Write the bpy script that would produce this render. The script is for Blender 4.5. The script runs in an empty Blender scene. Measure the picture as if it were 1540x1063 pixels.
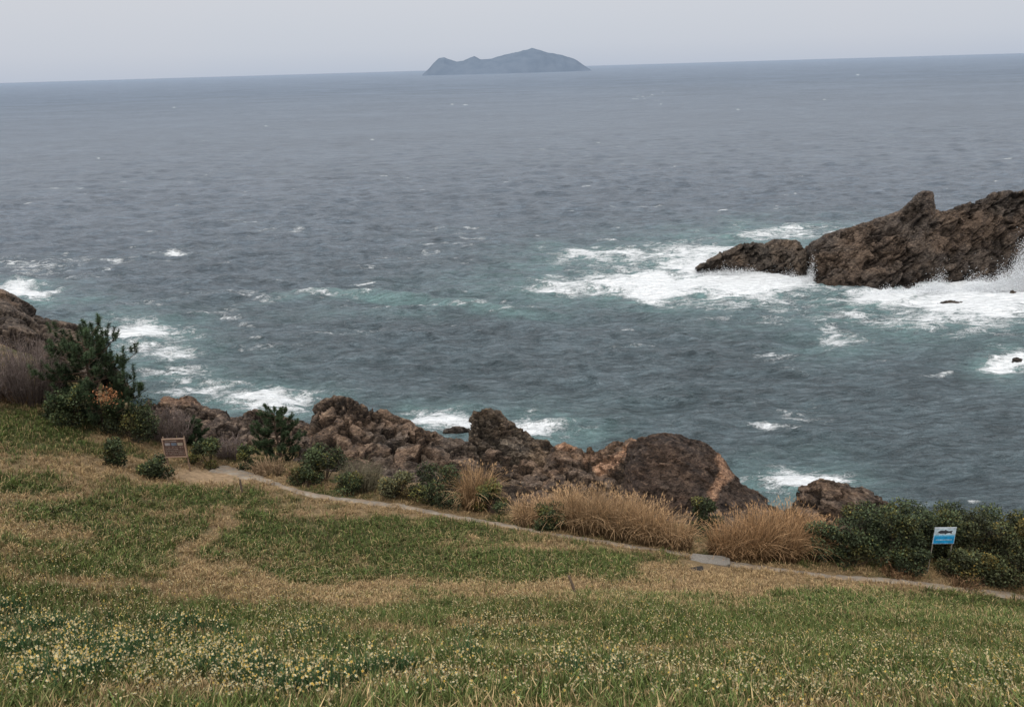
import bpy, math, random
import numpy as np
from mathutils import Vector, Matrix
random.seed(7); RS=np.random.RandomState(11)
scene=bpy.context.scene; COL=scene.collection
# ------------------------------------------------------------------ camera model
H=32.0; F=1200.0; PITCH=math.atan(429/1200); ROLL=math.atan(45/1540)
fw=np.array([0,math.cos(PITCH),-math.sin(PITCH)]); up0=np.array([0,math.sin(PITCH),math.cos(PITCH)]); rt0=np.array([1.,0,0])
UP=up0*math.cos(ROLL)+rt0*math.sin(ROLL); RT=rt0*math.cos(ROLL)-up0*math.sin(ROLL)
CAM=np.array([0,0,H])
def ray(px,py): return fw+RT*((px-770)/F)+UP*((531.5-py)/F)
def P(px,py,Y):
    d=ray(px,py); return CAM+d*(Y/d[1])
def onz(px,py,z):
    d=ray(px,py); return CAM+d*((z-H)/d[2])
def proj(p):
    q=p-CAM; dep=q@fw
    return 770+F*(q@RT)/dep, 531.5-F*(q@UP)/dep, dep
cd=bpy.data.cameras.new('camera'); cam=bpy.data.objects.new('camera',cd); COL.objects.link(cam)
cam.matrix_world=Matrix(((RT[0],UP[0],-fw[0],0),(RT[1],UP[1],-fw[1],0),(RT[2],UP[2],-fw[2],H),(0,0,0,1)))
cd.sensor_width=36; cd.lens=36*F/1540; cd.clip_end=200000; cd.clip_start=0.1
scene.camera=cam
scene.view_settings.view_transform='Standard'; scene.view_settings.look='None'; scene.view_settings.exposure=0
# ------------------------------------------------------------------ noise
def _h(ix,iy,iz,s):
    n=(ix.astype(np.int64)*374761393+iy.astype(np.int64)*668265263+iz.astype(np.int64)*1442695041+s*974634777)&0xFFFFFFFF
    n=((n^(n>>13))*1274126177)&0xFFFFFFFF
    n=((n^(n>>16))*2246822519)&0xFFFFFFFF
    return ((n^(n>>15))&0xFFFFFF)/float(0xFFFFFF)
def vn(x,y,z,s=0):
    x,y,z=np.broadcast_arrays(np.asarray(x,float),np.asarray(y,float),np.asarray(z,float))
    ix=np.floor(x);iy=np.floor(y);iz=np.floor(z)
    fx=x-ix;fy=y-iy;fz=z-iz
    fx=fx*fx*(3-2*fx);fy=fy*fy*(3-2*fy);fz=fz*fz*(3-2*fz)
    r=0
    for a in (0,1):
        for b in (0,1):
            for c in (0,1):
                r=r+_h(ix+a,iy+b,iz+c,s)*(fx if a else 1-fx)*(fy if b else 1-fy)*(fz if c else 1-fz)
    return r
def fbm(x,y,z=0.,o=4,s=0,g=.5):
    t=0;a=1;n=0;f=1
    for i in range(o):
        t=t+a*vn(x*f+i*7.3,y*f+i*3.1,z*f+i*5.7,s+i);n+=a;a*=g;f*=2.03
    return t/n
def rid(x,y,z=0.,o=4,s=0):
    t=0;a=1;n=0;f=1
    for i in range(o):
        t=t+a*(1-np.abs(2*vn(x*f+i*7.3,y*f+i*3.1,z*f+i*5.7,s+i)-1));n+=a;a*=.5;f*=2.1
    return t/n
def blocks(x,y,z,s):
    x,y,z=np.broadcast_arrays(x,y,z); ix=np.floor(x);iy=np.floor(y);iz=np.floor(z)
    f1=np.full(x.shape,9.);f2=np.full(x.shape,9.);off=np.zeros(x.shape)
    for a in(-1,0,1):
        for b in(-1,0,1):
            for c in(-1,0,1):
                jx,jy,jz=ix+a,iy+b,iz+c
                dx=jx+_h(jx,jy,jz,s)-x;dy=jy+_h(jx,jy,jz,s+1)-y;dz=jz+_h(jx,jy,jz,s+2)-z
                d=np.sqrt(dx*dx+dy*dy+dz*dz); w=_h(jx,jy,jz,s+3)
                o=(w-.5)+1.1*((_h(jx,jy,jz,s+4)-.5)*dx+(_h(jx,jy,jz,s+5)-.5)*dy+(w-.5)*dz)
                n1=d<f1; f2=np.where(n1,f1,np.minimum(f2,d)); off=np.where(n1,o,off); f1=np.where(n1,d,f1)
    return off,f2-f1
def ss(a,b,x):
    t=np.clip((x-a)/(b-a),0,1); return t*t*(3-2*t)
# ------------------------------------------------------------------ object helpers
def mesh(name,V,Fc,mats,col=None,attrs=None,smooth=False,parent=None,fmat=None,origin=None,cname='Col'):
    V=np.asarray(V,float)
    if origin is not None: V=V-np.asarray(origin)
    Fc=np.asarray(Fc,dtype=np.int32)
    me=bpy.data.meshes.new(name)
    me.vertices.add(len(V)); me.vertices.foreach_set('co',V.astype(np.float32).ravel())
    n,k=Fc.shape
    me.loops.add(n*k); me.loops.foreach_set('vertex_index',Fc.ravel())
    me.polygons.add(n); me.polygons.foreach_set('loop_start',np.arange(0,n*k,k,dtype=np.int32))
    try: me.polygons.foreach_set('loop_total',np.full(n,k,dtype=np.int32))
    except Exception: pass
    if fmat is not None: me.polygons.foreach_set('material_index',np.asarray(fmat,dtype=np.int32))
    me.polygons.foreach_set('use_smooth',np.full(n,bool(smooth)))
    me.update(calc_edges=True)
    if col is not None:
        c=np.ones((len(V),4),np.float32); c[:,:3]=col
        me.attributes.new(cname,'FLOAT_COLOR','POINT').data.foreach_set('color',c.ravel())
    for kk,v in (attrs or {}).items():
        v=np.asarray(v,np.float32)
        if v.ndim==2:
            c=np.ones((len(V),4),np.float32); c[:,:3]=v
            me.attributes.new(kk,'FLOAT_COLOR','POINT').data.foreach_set('color',c.ravel())
        else: me.attributes.new(kk,'FLOAT','POINT').data.foreach_set('value',v)
    for m in (mats if isinstance(mats,(list,tuple)) else [mats]): me.materials.append(m)
    o=bpy.data.objects.new(name,me); COL.objects.link(o)
    if parent is not None: o.parent=parent
    elif origin is not None: o.location=tuple(float(c) for c in origin)
    return o
def tag(o,label=None,cat=None,group=None,kind=None):
    if label: o['label']=label
    if cat: o['category']=cat
    if group: o['group']=group
    if kind: o['kind']=kind
    return o
def empty(name,loc,label,cat,group=None,rz=0):
    o=bpy.data.objects.new(name,None); COL.objects.link(o); o.location=tuple(float(c) for c in loc); o.rotation_euler.z=rz; o.empty_display_size=.2
    return tag(o,label,cat,group)
def grid_faces(nu,nv):
    i=np.arange((nu-1)*(nv-1)); a=(i//(nv-1))*nv+i%(nv-1)
    return np.stack([a,a+nv,a+nv+1,a+1],1)
class MB:
    def __init__(s): s.v=[];s.f=[];s.c=[]
    def box(s,c,d,col=(1,1,1),bev=0.0):
        c=np.array(c,float);d=np.array(d,float)/2;b=len(s.v)
        for x in(-1,1):
            for y in(-1,1):
                for z in(-1,1): s.v.append(tuple(c+d*(x,y,z))); s.c.append(col)
        for q in((0,1,3,2),(4,6,7,5),(0,4,5,1),(2,3,7,6),(0,2,6,4),(1,5,7,3)): s.f.append([b+i for i in q])
    def tube(s,pts,rad,n=6,col=(1,1,1)):
        pts=[np.array(p,float) for p in pts]; b=len(s.v)
        for i,p in enumerate(pts):
            d=pts[min(i+1,len(pts)-1)]-pts[max(i-1,0)]; d=d/(np.linalg.norm(d)+1e-9)
            a=np.cross(d,(0,0,1) if abs(d[2])<.9 else (1,0,0)); a/=np.linalg.norm(a); e=np.cross(d,a)
            for k in range(n):
                t=2*math.pi*k/n; s.v.append(tuple(p+rad[i]*(a*math.cos(t)+e*math.sin(t)))); s.c.append(col)
        for i in range(len(pts)-1):
            for k in range(n):
                s.f.append([b+i*n+k,b+i*n+(k+1)%n,b+(i+1)*n+(k+1)%n,b+(i+1)*n+k])
    def build(s,name,mat,parent=None,smooth=False):
        return mesh(name,s.v,s.f,mat,col=np.array(s.c),parent=parent,smooth=smooth)
# ------------------------------------------------------------------ materials
def newmat(name):
    m=bpy.data.materials.new(name); m.use_nodes=True; nt=m.node_tree; b=nt.nodes['Principled BSDF']; return m,nt,b
def N(nt,t,**k):
    n=nt.nodes.new(t)
    for a,v in k.items(): setattr(n,a,v)
    return n
def mixc(nt,fac,a,b,mode='MIX'):
    n=N(nt,'ShaderNodeMix',data_type='RGBA',blend_type=mode)
    for i,v in ((0,fac),(6,a),(7,b)):
        if hasattr(v,'is_output'): nt.links.new(v,n.inputs[i])
        else: n.inputs[i].default_value=v if i==0 else (tuple(v)+(1,) if len(v)==3 else v)
    return n.outputs[2]
def math_(nt,op,a,b=0.,c=None,clamp=False):
    n=N(nt,'ShaderNodeMath',operation=op); n.use_clamp=clamp
    for i,v in enumerate((a,b,c)):
        if v is None: continue
        if hasattr(v,'is_output'): nt.links.new(v,n.inputs[i])
        else: n.inputs[i].default_value=v
    return n.outputs[0]
def noise(nt,vec,scale,detail=4,rough=.55,dist=0.):
    n=N(nt,'ShaderNodeTexNoise'); n.inputs['Scale'].default_value=scale; n.inputs['Detail'].default_value=detail; n.inputs['Roughness'].default_value=rough; n.inputs['Distortion'].default_value=dist
    if vec is not None: nt.links.new(vec,n.inputs['Vector'])
    return n.outputs['Fac']
def mapr(nt,v,a,b,c=0.,d=1.,smooth=True):
    n=N(nt,'ShaderNodeMapRange'); n.interpolation_type='SMOOTHSTEP' if smooth else 'LINEAR'
    nt.links.new(v,n.inputs[0])
    for i,x in enumerate((a,b,c,d)): n.inputs[i+1].default_value=x
    return n.outputs[0]
def pos(nt,scale=(1,1,1),rot=(0,0,0)):
    g=N(nt,'ShaderNodeNewGeometry'); m=N(nt,'ShaderNodeMapping'); m.inputs['Scale'].default_value=scale; m.inputs['Rotation'].default_value=rot
    nt.links.new(g.outputs['Position'],m.inputs['Vector']); return m.outputs[0]
def attr(nt,name,out='Color'):
    a=N(nt,'ShaderNodeAttribute',attribute_name=name); return a.outputs[out]
def vscale(nt,c,f):
    v=N(nt,'ShaderNodeVectorMath',operation='SCALE'); nt.links.new(c,v.inputs[0])
    if hasattr(f,'is_output'): nt.links.new(f,v.inputs['Scale'])
    else: v.inputs['Scale'].default_value=f
    return v.outputs[0]
def bump(nt,b,h,strength,dist,prev=None):
    n=N(nt,'ShaderNodeBump'); n.inputs['Strength'].default_value=strength; n.inputs['Distance'].default_value=dist
    nt.links.new(h,n.inputs['Height'])
    if prev: nt.links.new(prev,n.inputs['Normal'])
    nt.links.new(n.outputs[0],b.inputs['Normal']); return n.outputs[0]
def vcmat(name,rough=.7,spec=.3,sub=0,nscale=None,trans=0):
    m,nt,b=newmat(name); c=attr(nt,'Col')
    if nscale:
        f=noise(nt,pos(nt),nscale,3); f=mapr(nt,f,.3,.7,.7,1.25,False); c=vscale(nt,c,f)
    nt.links.new(c,b.inputs['Base Color']); b.inputs['Roughness'].default_value=rough; b.inputs['Specular IOR Level'].default_value=spec
    return m
M_leaf=vcmat('leaf',.65,.25); M_grass=vcmat('grass_blade',.7,.15); M_dry=vcmat('dry_grass',.8,.1); M_bark=vcmat('bark',.9,.1,nscale=14)
M_paint=vcmat('paint',.5,.3,nscale=6); M_wood=vcmat('wood',.8,.15,nscale=25)
def rockmat():
    m,nt,b=newmat('rock'); p=pos(nt); ps=pos(nt,(1,1,2.6),(.5,.45,.2))
    n1=noise(nt,p,.5,6,.62,.3); n2=noise(nt,ps,2.4,8,.75,.4); n3=noise(nt,p,9,4,.7)
    c=mixc(nt,mapr(nt,n1,.38,.62),(.074,.060,.051),(.148,.115,.089))
    c=mixc(nt,mapr(nt,n2,.49,.63),c,(.255,.21,.165),'MIX')
    c=mixc(nt,mapr(nt,n2,.465,.385),c,(.030,.026,.023),'MIX')
    c=mixc(nt,mapr(nt,n3,.45,.62,.0,.5),c,(.045,.038,.033))
    tint=attr(nt,'Tint'); c=mixc(nt,1.,c,tint,'MULTIPLY')
    nt.links.new(c,b.inputs['Base Color']); b.inputs['Roughness'].default_value=.85; b.inputs['Specular IOR Level'].default_value=.25
    h=math_(nt,'ADD',n2,math_(nt,'MULTIPLY',n3,.35))
    bump(nt,b,h,1.,.5); return m
M_rock=rockmat()
# ------------------------------------------------------------------ terrain
ctl=[(0,1063,6.5),(0,960,12),(0,860,17),(0,760,24),(0,680,31),(0,590,40),
(250,1063,6.5),(250,960,12.5),(250,880,18.5),(250,820,24),(250,760,30),(250,715,36),(255,690,39),(200,640,43),(100,610,41),
(400,722,37.5),(500,752,36),(500,840,27.5),(500,890,22),(500,925,17.5),(500,960,13),(500,1063,6.5),
(770,792,34),(770,840,28),(770,885,22),(770,925,17),(770,975,12),(770,1063,6.5),
(1050,835,32),(1050,890,24),(1050,925,18),(1050,975,12),(1050,1063,6.7),
(1300,868,31),(1300,905,25),(1300,950,17),(1300,1063,7),
(1540,897,30),(1540,940,23),(1540,1000,13),(1540,1063,7),
(600,710,42),(400,670,46),(600,680,47),(800,735,43),(800,715,48),(1000,775,38),(1010,760,42),(1200,805,36),(1200,780,41),(1440,830,34),(1440,800,40),(100,565,46),(0,525,55),(300,655,46)]
cp=[P(*c) for c in ctl]
for x,y,z in [(-60,97,-5),(-40,70,-5),(-25,62,-5),(-10,60,-5),(5,58,-5),(15,54,-5),(25,51,-5),(37,49,-5),(55,46,-5),(-75,110,-6),
 (-52,80,6),(-34,62,3),(-20,55,3),(-5,53,2.5),(8,51,2.5),(18,47,2.5),(30,45,2),
 (0,0,30.3),(-20,0,30.6),(20,0,29.8),(-20,8,25.6),(20,8,25),(0,-15,38),(-30,-15,39),(30,-15,38),(-45,20,19),(45,20,14),(-50,45,16),(50,35,7),(-60,0,31),(60,0,29),(-75,70,10),(-80,40,17),
 (80,40,-4),(80,0,22),(-90,100,2),(90,60,-20),(0,100,-40),(-90,140,-20)]:
    cp.append(np.array([x,y,z],float))
cp=np.array(cp)
def tps(r2): return .5*r2*np.log(r2+1e-9)
n=len(cp); A=np.zeros((n+3,n+3)); XY=cp[:,:2]/10
A[:n,:n]=tps(((XY[:,None]-XY[None])**2).sum(-1))+np.eye(n)*.003
A[:n,n]=1;A[:n,n+1:]=XY;A[n,:n]=1;A[n+1:,:n]=XY.T
W=np.linalg.solve(A,np.r_[cp[:,2],0,0,0])
def G0(x,y):
    x=np.atleast_1d(np.asarray(x,float));y=np.atleast_1d(np.asarray(y,float)); sh=x.shape
    q=np.stack([x.ravel(),y.ravel()],1)/10; out=np.empty(len(q))
    for i in range(0,len(q),20000):
        c=q[i:i+20000]; out[i:i+20000]=tps(((c[:,None]-XY[None])**2).sum(-1))@W[:n]+W[n]+c@W[n+1:]
    return out.reshape(sh)
def G(x,y):
    x=np.asarray(x,float);y=np.asarray(y,float)
    return G0(x,y)+(fbm(x/3.,y/3.,0,3,5)-.5)*.35
gx=np.arange(-80,80.01,.5); gy=np.arange(-16,111,.5); GX,GY=np.meshgrid(gx,gy,indexing='ij'); GT=G(GX,GY)
def Gf(x,y):
    x=np.asarray(x,float);y=np.asarray(y,float)
    u=np.clip((x+80)/.5,0,len(gx)-1.001);v=np.clip((y+16)/.5,0,len(gy)-1.001); i=u.astype(int);j=v.astype(int);a=u-i;b=v-j
    return GT[i,j]*(1-a)*(1-b)+GT[i+1,j]*a*(1-b)+GT[i,j+1]*(1-a)*b+GT[i+1,j+1]*a*b
def hit(px,py):
    d=ray(px,py); Ys=np.arange(4,70,.05); pts=CAM[None]+d[None]*(Ys/d[1])[:,None]
    k=np.argmax(pts[:,2]<=Gf(pts[:,0],pts[:,1])); p=pts[k].copy(); return p
pathpx=[(318,703),(345,708),(372,714),(400,724),(450,741),(520,752),(600,760),(700,779),(800,799),(900,815),(1000,828),(1050,838),(1100,848),(1200,861),(1300,869),(1400,881),(1500,892),(1560,899),(1700,915),(1900,930)]
pw=np.array([hit(*p) for p in pathpx])
seg=np.r_[0,np.cumsum(np.linalg.norm(np.diff(pw[:,:2],axis=0),axis=1))]
tt=np.arange(0,seg[-1],.25); PX=np.interp(tt,seg,pw[:,0]);PY=np.interp(tt,seg,pw[:,1])
def smooth1(a,k=9):
    p=np.pad(a,k//2,mode='edge'); return np.convolve(p,np.ones(k)/k,'valid')
PX=smooth1(PX);PY=smooth1(PY)
def pathside(x,y): return y-np.interp(x,PX,PY,left=PY[0],right=PY[-1])
ex=np.unique(np.r_[np.arange(-80,-36,1.),np.arange(-36,40,.25),np.arange(40,81,1.)]); ey=np.unique(np.r_[np.arange(-15,4,1.),np.arange(4,60,.25),np.arange(60,111,1.)])
EX,EY=np.meshgrid(ex,ey,indexing='ij'); EZ=G0(EX,EY)+(fbm(EX/3.,EY/3.,0,3,5)-.5)*.35
ps_=pathside(EX,EY)
gpx,gpy,_=proj(np.stack([EX,EY,EZ],-1).reshape(-1,3)); gpx=gpx.reshape(EX.shape);gpy=gpy.reshape(EX.shape)
def rockfac(x,y):
    s=pathside(x,y); nn=fbm(x/4,y/4,0,3,9)
    r=ss(4.2,6.2,s+(nn-.5)*4)
    return np.where(x<-13, ss(46,49,y+(nn-.5)*5-np.clip((-x-22),0,20)*.3),r)
rf=rockfac(EX,EY)
bo,bc=blocks(EX/2.2,EY/1.5,EZ*0+.3,31); bo2,bc2=blocks(EX/.8,EY/.6,EZ*0+.3,37)
EZ=EZ+rf*(bo*1.2+bo2*.6-.5-.35*ss(.1,0,bc)+(rid(EX/1.1,EY/1.1,0,3,32)-.6)*.5)
EZ=EZ+(1-rf)*(fbm(EX/.5,EY/.5,0,2,77)-.5)*.12
GREEN=[(270,745,75,18),(90,765,95,14),(215,825,95,30),(140,855,70,12),(30,720,70,22),(50,640,110,34),(560,800,170,34),(690,850,200,20),(900,843,125,28),(470,868,80,10),(1260,905,160,20),(1480,910,90,18),(400,790,40,26),(1200,945,330,22),(60,905,120,20),(620,930,300,12),(150,985,220,16),(1000,960,280,14),(1330,1000,300,30),(600,1010,240,14),(330,935,170,10),(900,1050,300,14),(60,1040,160,14),(420,975,200,9)]
BROWN=[(110,700,130,18),(700,888,430,9),(1085,880,120,24),(320,720,120,14),(60,745,90,8),(380,905,200,8),(700,768,200,9),(1150,862,160,12),(1400,885,200,9),(180,882,240,9),(60,600,100,10),(350,1005,220,8),(800,945,260,6),(900,1025,350,9),(250,1055,260,8),(1100,985,200,6),(520,765,160,8),(900,820,200,7),(1050,855,70,18),(340,870,90,22),(30,800,60,7)]
def greenness(px,py,x,y):
    g=.44+(fbm(x/1.0,y/1.0,0,5,41,.70)-.5)*1.9
    wx=px+(fbm(x/2,y/2,0,4,50)-.5)*90; wy=py+(fbm(x/2,y/2,3.,4,51)-.5)*30
    for a,b,c,d in GREEN: g=g+.48*np.exp(-(((wx-a)/c)**2+((wy-b)/d)**2)**1.4)
    for a,b,c,d in BROWN: g=g-.55*np.exp(-(((wx-a)/c)**2+((wy-b)/d)**2)**1.2)
    t=np.clip(((wx-335)*(-80)+(wy-785)*100)/(80**2+100**2),0,1); dd=np.hypot(wx-335+80*t,wy-785-100*t); g=g-.9*np.exp(-(dd/12)**2)
    return np.clip(g,0,1)
gr=greenness(gpx,gpy,EX,EY)
c_g=np.array([.055,.066,.022]);c_b=np.array([.26,.18,.10])
colg=(c_b+(c_g-c_b)*ss(.25,.7,gr)[...,None])
bare_=np.exp(-((((gpx-322)/88)**2+((gpy-715)/14)**2)**1.5))[...,None]; colg=colg*(1-bare_)+np.array([.42,.29,.18])*bare_
def groundmat():
    m,nt,b=newmat('meadow_ground'); p=pos(nt); c=attr(nt,'Col')
    f=noise(nt,p,3.5,6,.7); c=mixc(nt,mapr(nt,f,.38,.7,0,.55),c,(.05,.045,.022))
    f2=noise(nt,p,9,4,.7); c=mixc(nt,mapr(nt,f2,.5,.7,0,.6),c,(.32,.24,.14))
    nt.links.new(c,b.inputs['Base Color']); b.inputs['Roughness'].default_value=.95; b.inputs['Specular IOR Level'].default_value=.1
    bump(nt,b,f,.8,.2); return m
M_ground=groundmat()
V=np.stack([EX,EY,EZ],-1).reshape(-1,3); FA=grid_faces(*EX.shape)
fr=rf.reshape(-1)[FA].mean(1)
tn=(np.ones(3)*(.8+.5*ss(-.4,.5,bo))[...,None]*(1-.5*ss(.1,0,bc))[...,None]*np.array([1.08,1.,.94])).reshape(-1,3)  # low blocks and cracks of the shelf tinted darker as crevice shade
o=mesh('ground',V,FA,[M_ground,M_rock],col=colg.reshape(-1,3),attrs={'Tint':tn},smooth=False,fmat=(fr>.5).astype(int)); tag(o,kind='structure')
def pathmat():
    m,nt,b=newmat('path_earth'); p=pos(nt)
    c=mixc(nt,mapr(nt,noise(nt,p,1.0,6,.7),.35,.65),(.17,.14,.11),(.31,.265,.21)); c=mixc(nt,mapr(nt,noise(nt,p,2.5,5,.7),.42,.6,0,.8),c,(.27,.19,.12))
    nt.links.new(c,b.inputs['Base Color']); b.inputs['Roughness'].default_value=.9; bump(nt,b,noise(nt,p,12,4),.5,.08); return m
dx=np.gradient(PX);dy=np.gradient(PY);l=np.hypot(dx,dy);nx,ny=-dy/l,dx/l
nv=9;pv=[]
wn=fbm(np.arange(len(PX))*.35,0.,0.,3,8)
for i in range(len(PX)):
    w=.33+.5*(wn[i]-.5)+.7*math.exp(-(i*.25/3.)**2)
    for j in range(nv):
        q=(j/(nv-1)*2-1)*w+.06*math.sin(i*1.7); x=PX[i]+nx[i]*q;y=PY[i]+ny[i]*q
        pv.append((x,y,float(Gf(x,y))+ .07-.16*abs(j/(nv-1)*2-1)**4))
o=mesh('path',pv,grid_faces(len(PX),nv),pathmat(),smooth=True); tag(o,kind='structure')
# ------------------------------------------------------------------ sea
def seamat():
    m,nt,b=newmat('sea_water')
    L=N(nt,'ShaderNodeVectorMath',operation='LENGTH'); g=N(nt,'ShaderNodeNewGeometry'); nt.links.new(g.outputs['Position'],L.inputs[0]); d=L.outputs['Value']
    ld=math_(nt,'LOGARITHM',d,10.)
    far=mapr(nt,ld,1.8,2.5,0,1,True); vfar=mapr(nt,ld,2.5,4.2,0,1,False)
    deep=mixc(nt,far,(.080,.107,.119),(.132,.160,.196)); deep=mixc(nt,vfar,deep,(.190,.238,.31))  # distance haze painted in: base colour pales towards the horizon
    n1=noise(nt,pos(nt,(.06,.17,.05)),1.,12,.85); n2=noise(nt,pos(nt,(.26,.95,.5)),1.,7,.80,.25); n0=noise(nt,pos(nt,(.006,.02,.05)),1.,5,.6); n3=noise(nt,pos(nt,(.006,.014,.05)),1.,12,.88)
    near=mapr(nt,ld,2.2,3.1,1,.0,False)
    f1=mapr(nt,n1,.38,.62,.72,1.28,False); f2=math_(nt,'ADD',1.,math_(nt,'MULTIPLY',near,mapr(nt,n2,.42,.58,-.30,.30,False))); f0=mapr(nt,n0,.35,.65,.94,1.06,False)  # colour noise paints the light and dark of small waves into the base
    f3=math_(nt,'ADD',1.,math_(nt,'MULTIPLY',mapr(nt,ld,2.5,3.2,0,1,False),mapr(nt,n3,.40,.60,-.20,.20,False)))
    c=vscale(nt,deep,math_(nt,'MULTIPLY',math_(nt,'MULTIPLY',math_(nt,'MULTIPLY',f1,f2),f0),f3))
    aer=attr(nt,'aer','Fac'); an=noise(nt,pos(nt,(.25,.5,.5)),1.,6,.72,.5)
    af=math_(nt,'MULTIPLY',aer,mapr(nt,an,.30,.66,.25,1.1),clamp=True)
    c=mixc(nt,af,c,(.20,.325,.32))
    fo=attr(nt,'foam','Fac')
    fn=noise(nt,pos(nt,(.28,.62,.8)),1.,9,.70,1.3); fn2=noise(nt,pos(nt,(1.1,2.3,2.)),1.,4,.65,1.5)
    lace=math_(nt,'SUBTRACT',1.,math_(nt,'MULTIPLY',math_(nt,'ABSOLUTE',math_(nt,'SUBTRACT',fn2,.5)),8.),clamp=True)
    val=math_(nt,'ADD',fo,math_(nt,'MULTIPLY',math_(nt,'SUBTRACT',fn,.5),2.2)); val=math_(nt,'ADD',val,math_(nt,'MULTIPLY',lace,.28))
    ff=mapr(nt,val,.50,1.0,0,1,True)
    pres=mapr(nt,fo,.05,.3,0,1,True); ff=math_(nt,'MULTIPLY',ff,pres)
    c=mixc(nt,ff,c,(.88,.90,.91))
    nt.links.new(c,b.inputs['Base Color'])
    r=math_(nt,'ADD',mapr(nt,ld,2.,3.2,.14,.5,False),math_(nt,'MULTIPLY',ff,.6),clamp=True); nt.links.new(r,b.inputs['Roughness'])
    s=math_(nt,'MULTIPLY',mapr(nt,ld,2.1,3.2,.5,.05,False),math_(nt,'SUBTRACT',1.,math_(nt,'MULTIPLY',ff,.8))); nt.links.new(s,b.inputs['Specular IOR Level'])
    b.inputs['IOR'].default_value=1.33
    h1=noise(nt,pos(nt,(.7,1.9,1)),1.,4,.70,.4)
    p1=bump(nt,b,h1,1.,.95); bump(nt,b,ff,.6,.3,p1)
    return m
nr,nc=950,1250
t=np.linspace(.80,.0004,nr); Yr=H/t; a=np.linspace(-1.05,1.05,nc)
SX=Yr[:,None]*a[None,:]; SY=np.repeat(Yr[:,None],nc,1); SZ=np.zeros_like(SX)
spy=np.abs(np.gradient(Yr))[:,None]
foam=np.zeros_like(SX); aer=np.zeros_like(SX)
spx,spp,_=proj(np.stack([SX,SY,SZ],-1).reshape(-1,3)); spx=spx.reshape(SX.shape); spp=spp.reshape(SX.shape)
wx=spx+(fbm(SX/7,SY/7,0,4,60,.6)-.5)*130; wy=spp+(fbm(SX/7,SY/7,4.,4,61,.6)-.5)*36
FOAM=[(1010,430,190,20,1.15),(1120,420,130,26,1.4),(870,436,100,12,.85),(915,384,100,14,.9),(1050,378,90,16,.9),(1200,352,130,14,.7),(1060,400,80,18,1.1),(960,408,120,12,.65),
(1480,445,150,34,1.45),(1530,420,60,30,1.5),(1440,478,150,20,.8),(1270,475,120,18,.6),(1255,508,50,18,.66),(1522,541,38,18,1.05),(1330,442,80,14,1.05),(1140,455,200,12,.5),(1500,500,80,12,.5),
(40,438,58,12,1.05),(190,495,66,19,1.1),(245,525,74,24,.72),(40,400,80,8,.5),(277,378,34,6,.85),(150,392,120,5,.48),(110,415,110,8,.38),(400,602,84,15,1.1),(300,585,84,20,.7),(340,480,60,10,.48),(250,560,60,14,.6),(200,455,80,6,.4),(470,590,60,9,.45),
(680,632,58,15,1.2),(810,640,80,20,.85),(1180,722,70,20,1.2),(1170,643,34,6,.85),(1225,622,30,14,.52),(1170,540,60,7,.56),(1200,560,50,6,.45),(665,371,45,5,.56),(640,388,50,4,.45),(425,345,40,4,.5),(500,442,80,5,.62),(660,458,150,4,.64),(370,445,110,5,.52),(520,498,90,5,.42),(420,520,80,5,.45),(975,147,12,1.2,.8),(700,350,130,4,.36),(1410,562,40,6,.55),(1120,480,80,8,.42)]
for x0,y0,rx,ry,s in FOAM:
    k=np.exp(-(((wx-x0)/rx)**2+((wy-y0)/ry)**2)); foam=np.maximum(foam,s*k)
    if s>.55 and ry>8: aer=np.maximum(aer,min(1,s)*np.exp(-(((wx-x0)/(rx*1.5))**2+((wy-y0-4)/(ry*1.7))**2)))
for x0,y0,rx,ry,s in [(620,468,260,14,.30),(1300,480,260,40,.28),(300,560,180,50,.18),(1180,356,190,22,.9),(1000,400,200,40,.5)]:
    aer=np.maximum(aer,s*np.exp(-(((wx-x0)/rx)**2+((wy-y0)/ry)**2)))
capn=fbm(SX/8,SY/2.6,0,4,70,.6); foam=np.maximum(foam,ss(.69,.81,capn)*.56*ss(900,150,SY))
for x0,y0,ll in [(262,162,3),(700,158,5),(680,157,3),(1290,113,3),(148,238,4),(1110,165,3),(560,210,4),(900,215,4),(1240,150,3),(400,190,3),(1015,250,4)]:
    foam=np.maximum(foam,.8*np.exp(-(((spx-x0)/ll)**2+((spp-y0)/.9)**2)))
aer=np.maximum(aer,.2*foam)
DX=np.zeros_like(SX);DYY=np.zeros_like(SX)
m=slice(0,int(np.argmax(Yr>1200)))
xs,ys=SX[m],SY[m]; sp=spy[m]
chop=.85+.7*(fbm(xs/60,ys/60,0,2,80)-.2)
for i in range(64):
    lam=.9*(12/.9)**(i/63.)*random.uniform(.93,1.07); k=2*math.pi/lam
    th=math.radians(-98+random.gauss(0,27)); kx,ky=math.cos(th)*k,math.sin(th)*k
    A_=.060*lam/6.283*random.uniform(.6,1.3)*(1.0 if lam<4.5 else .6)
    fade=np.clip(lam/(1.7*sp)-.6,0,1); ph=kx*xs+ky*ys+random.uniform(0,6.28)+ (fbm(xs/30,ys/30,i*1.7,1,90)-.5)*6
    s_,c_=np.sin(ph),np.cos(ph); SZ[m]+=A_*fade*c_*chop; DX[m]-=A_*fade*s_*kx/k*.95*chop; DYY[m]-=A_*fade*s_*ky/k*.95*chop
crest=ss(.28,.60,SZ)*ss(400,100,SY); foam=np.maximum(foam,.32*crest*ss(.45,.62,fbm(SX/18,SY/18,0,2,71)))
cyp=np.interp(spx,[300,420,520,620,720,830,950],[470,446,441,452,462,470,480]); Yl=spp-cyp+(fbm(SX/5,SY/5,0,2,72)-.5)*10
SZ+=1.1*np.exp(-(Yl/4.5)**2)*np.exp(-((spx-620)/230)**4)
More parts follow.
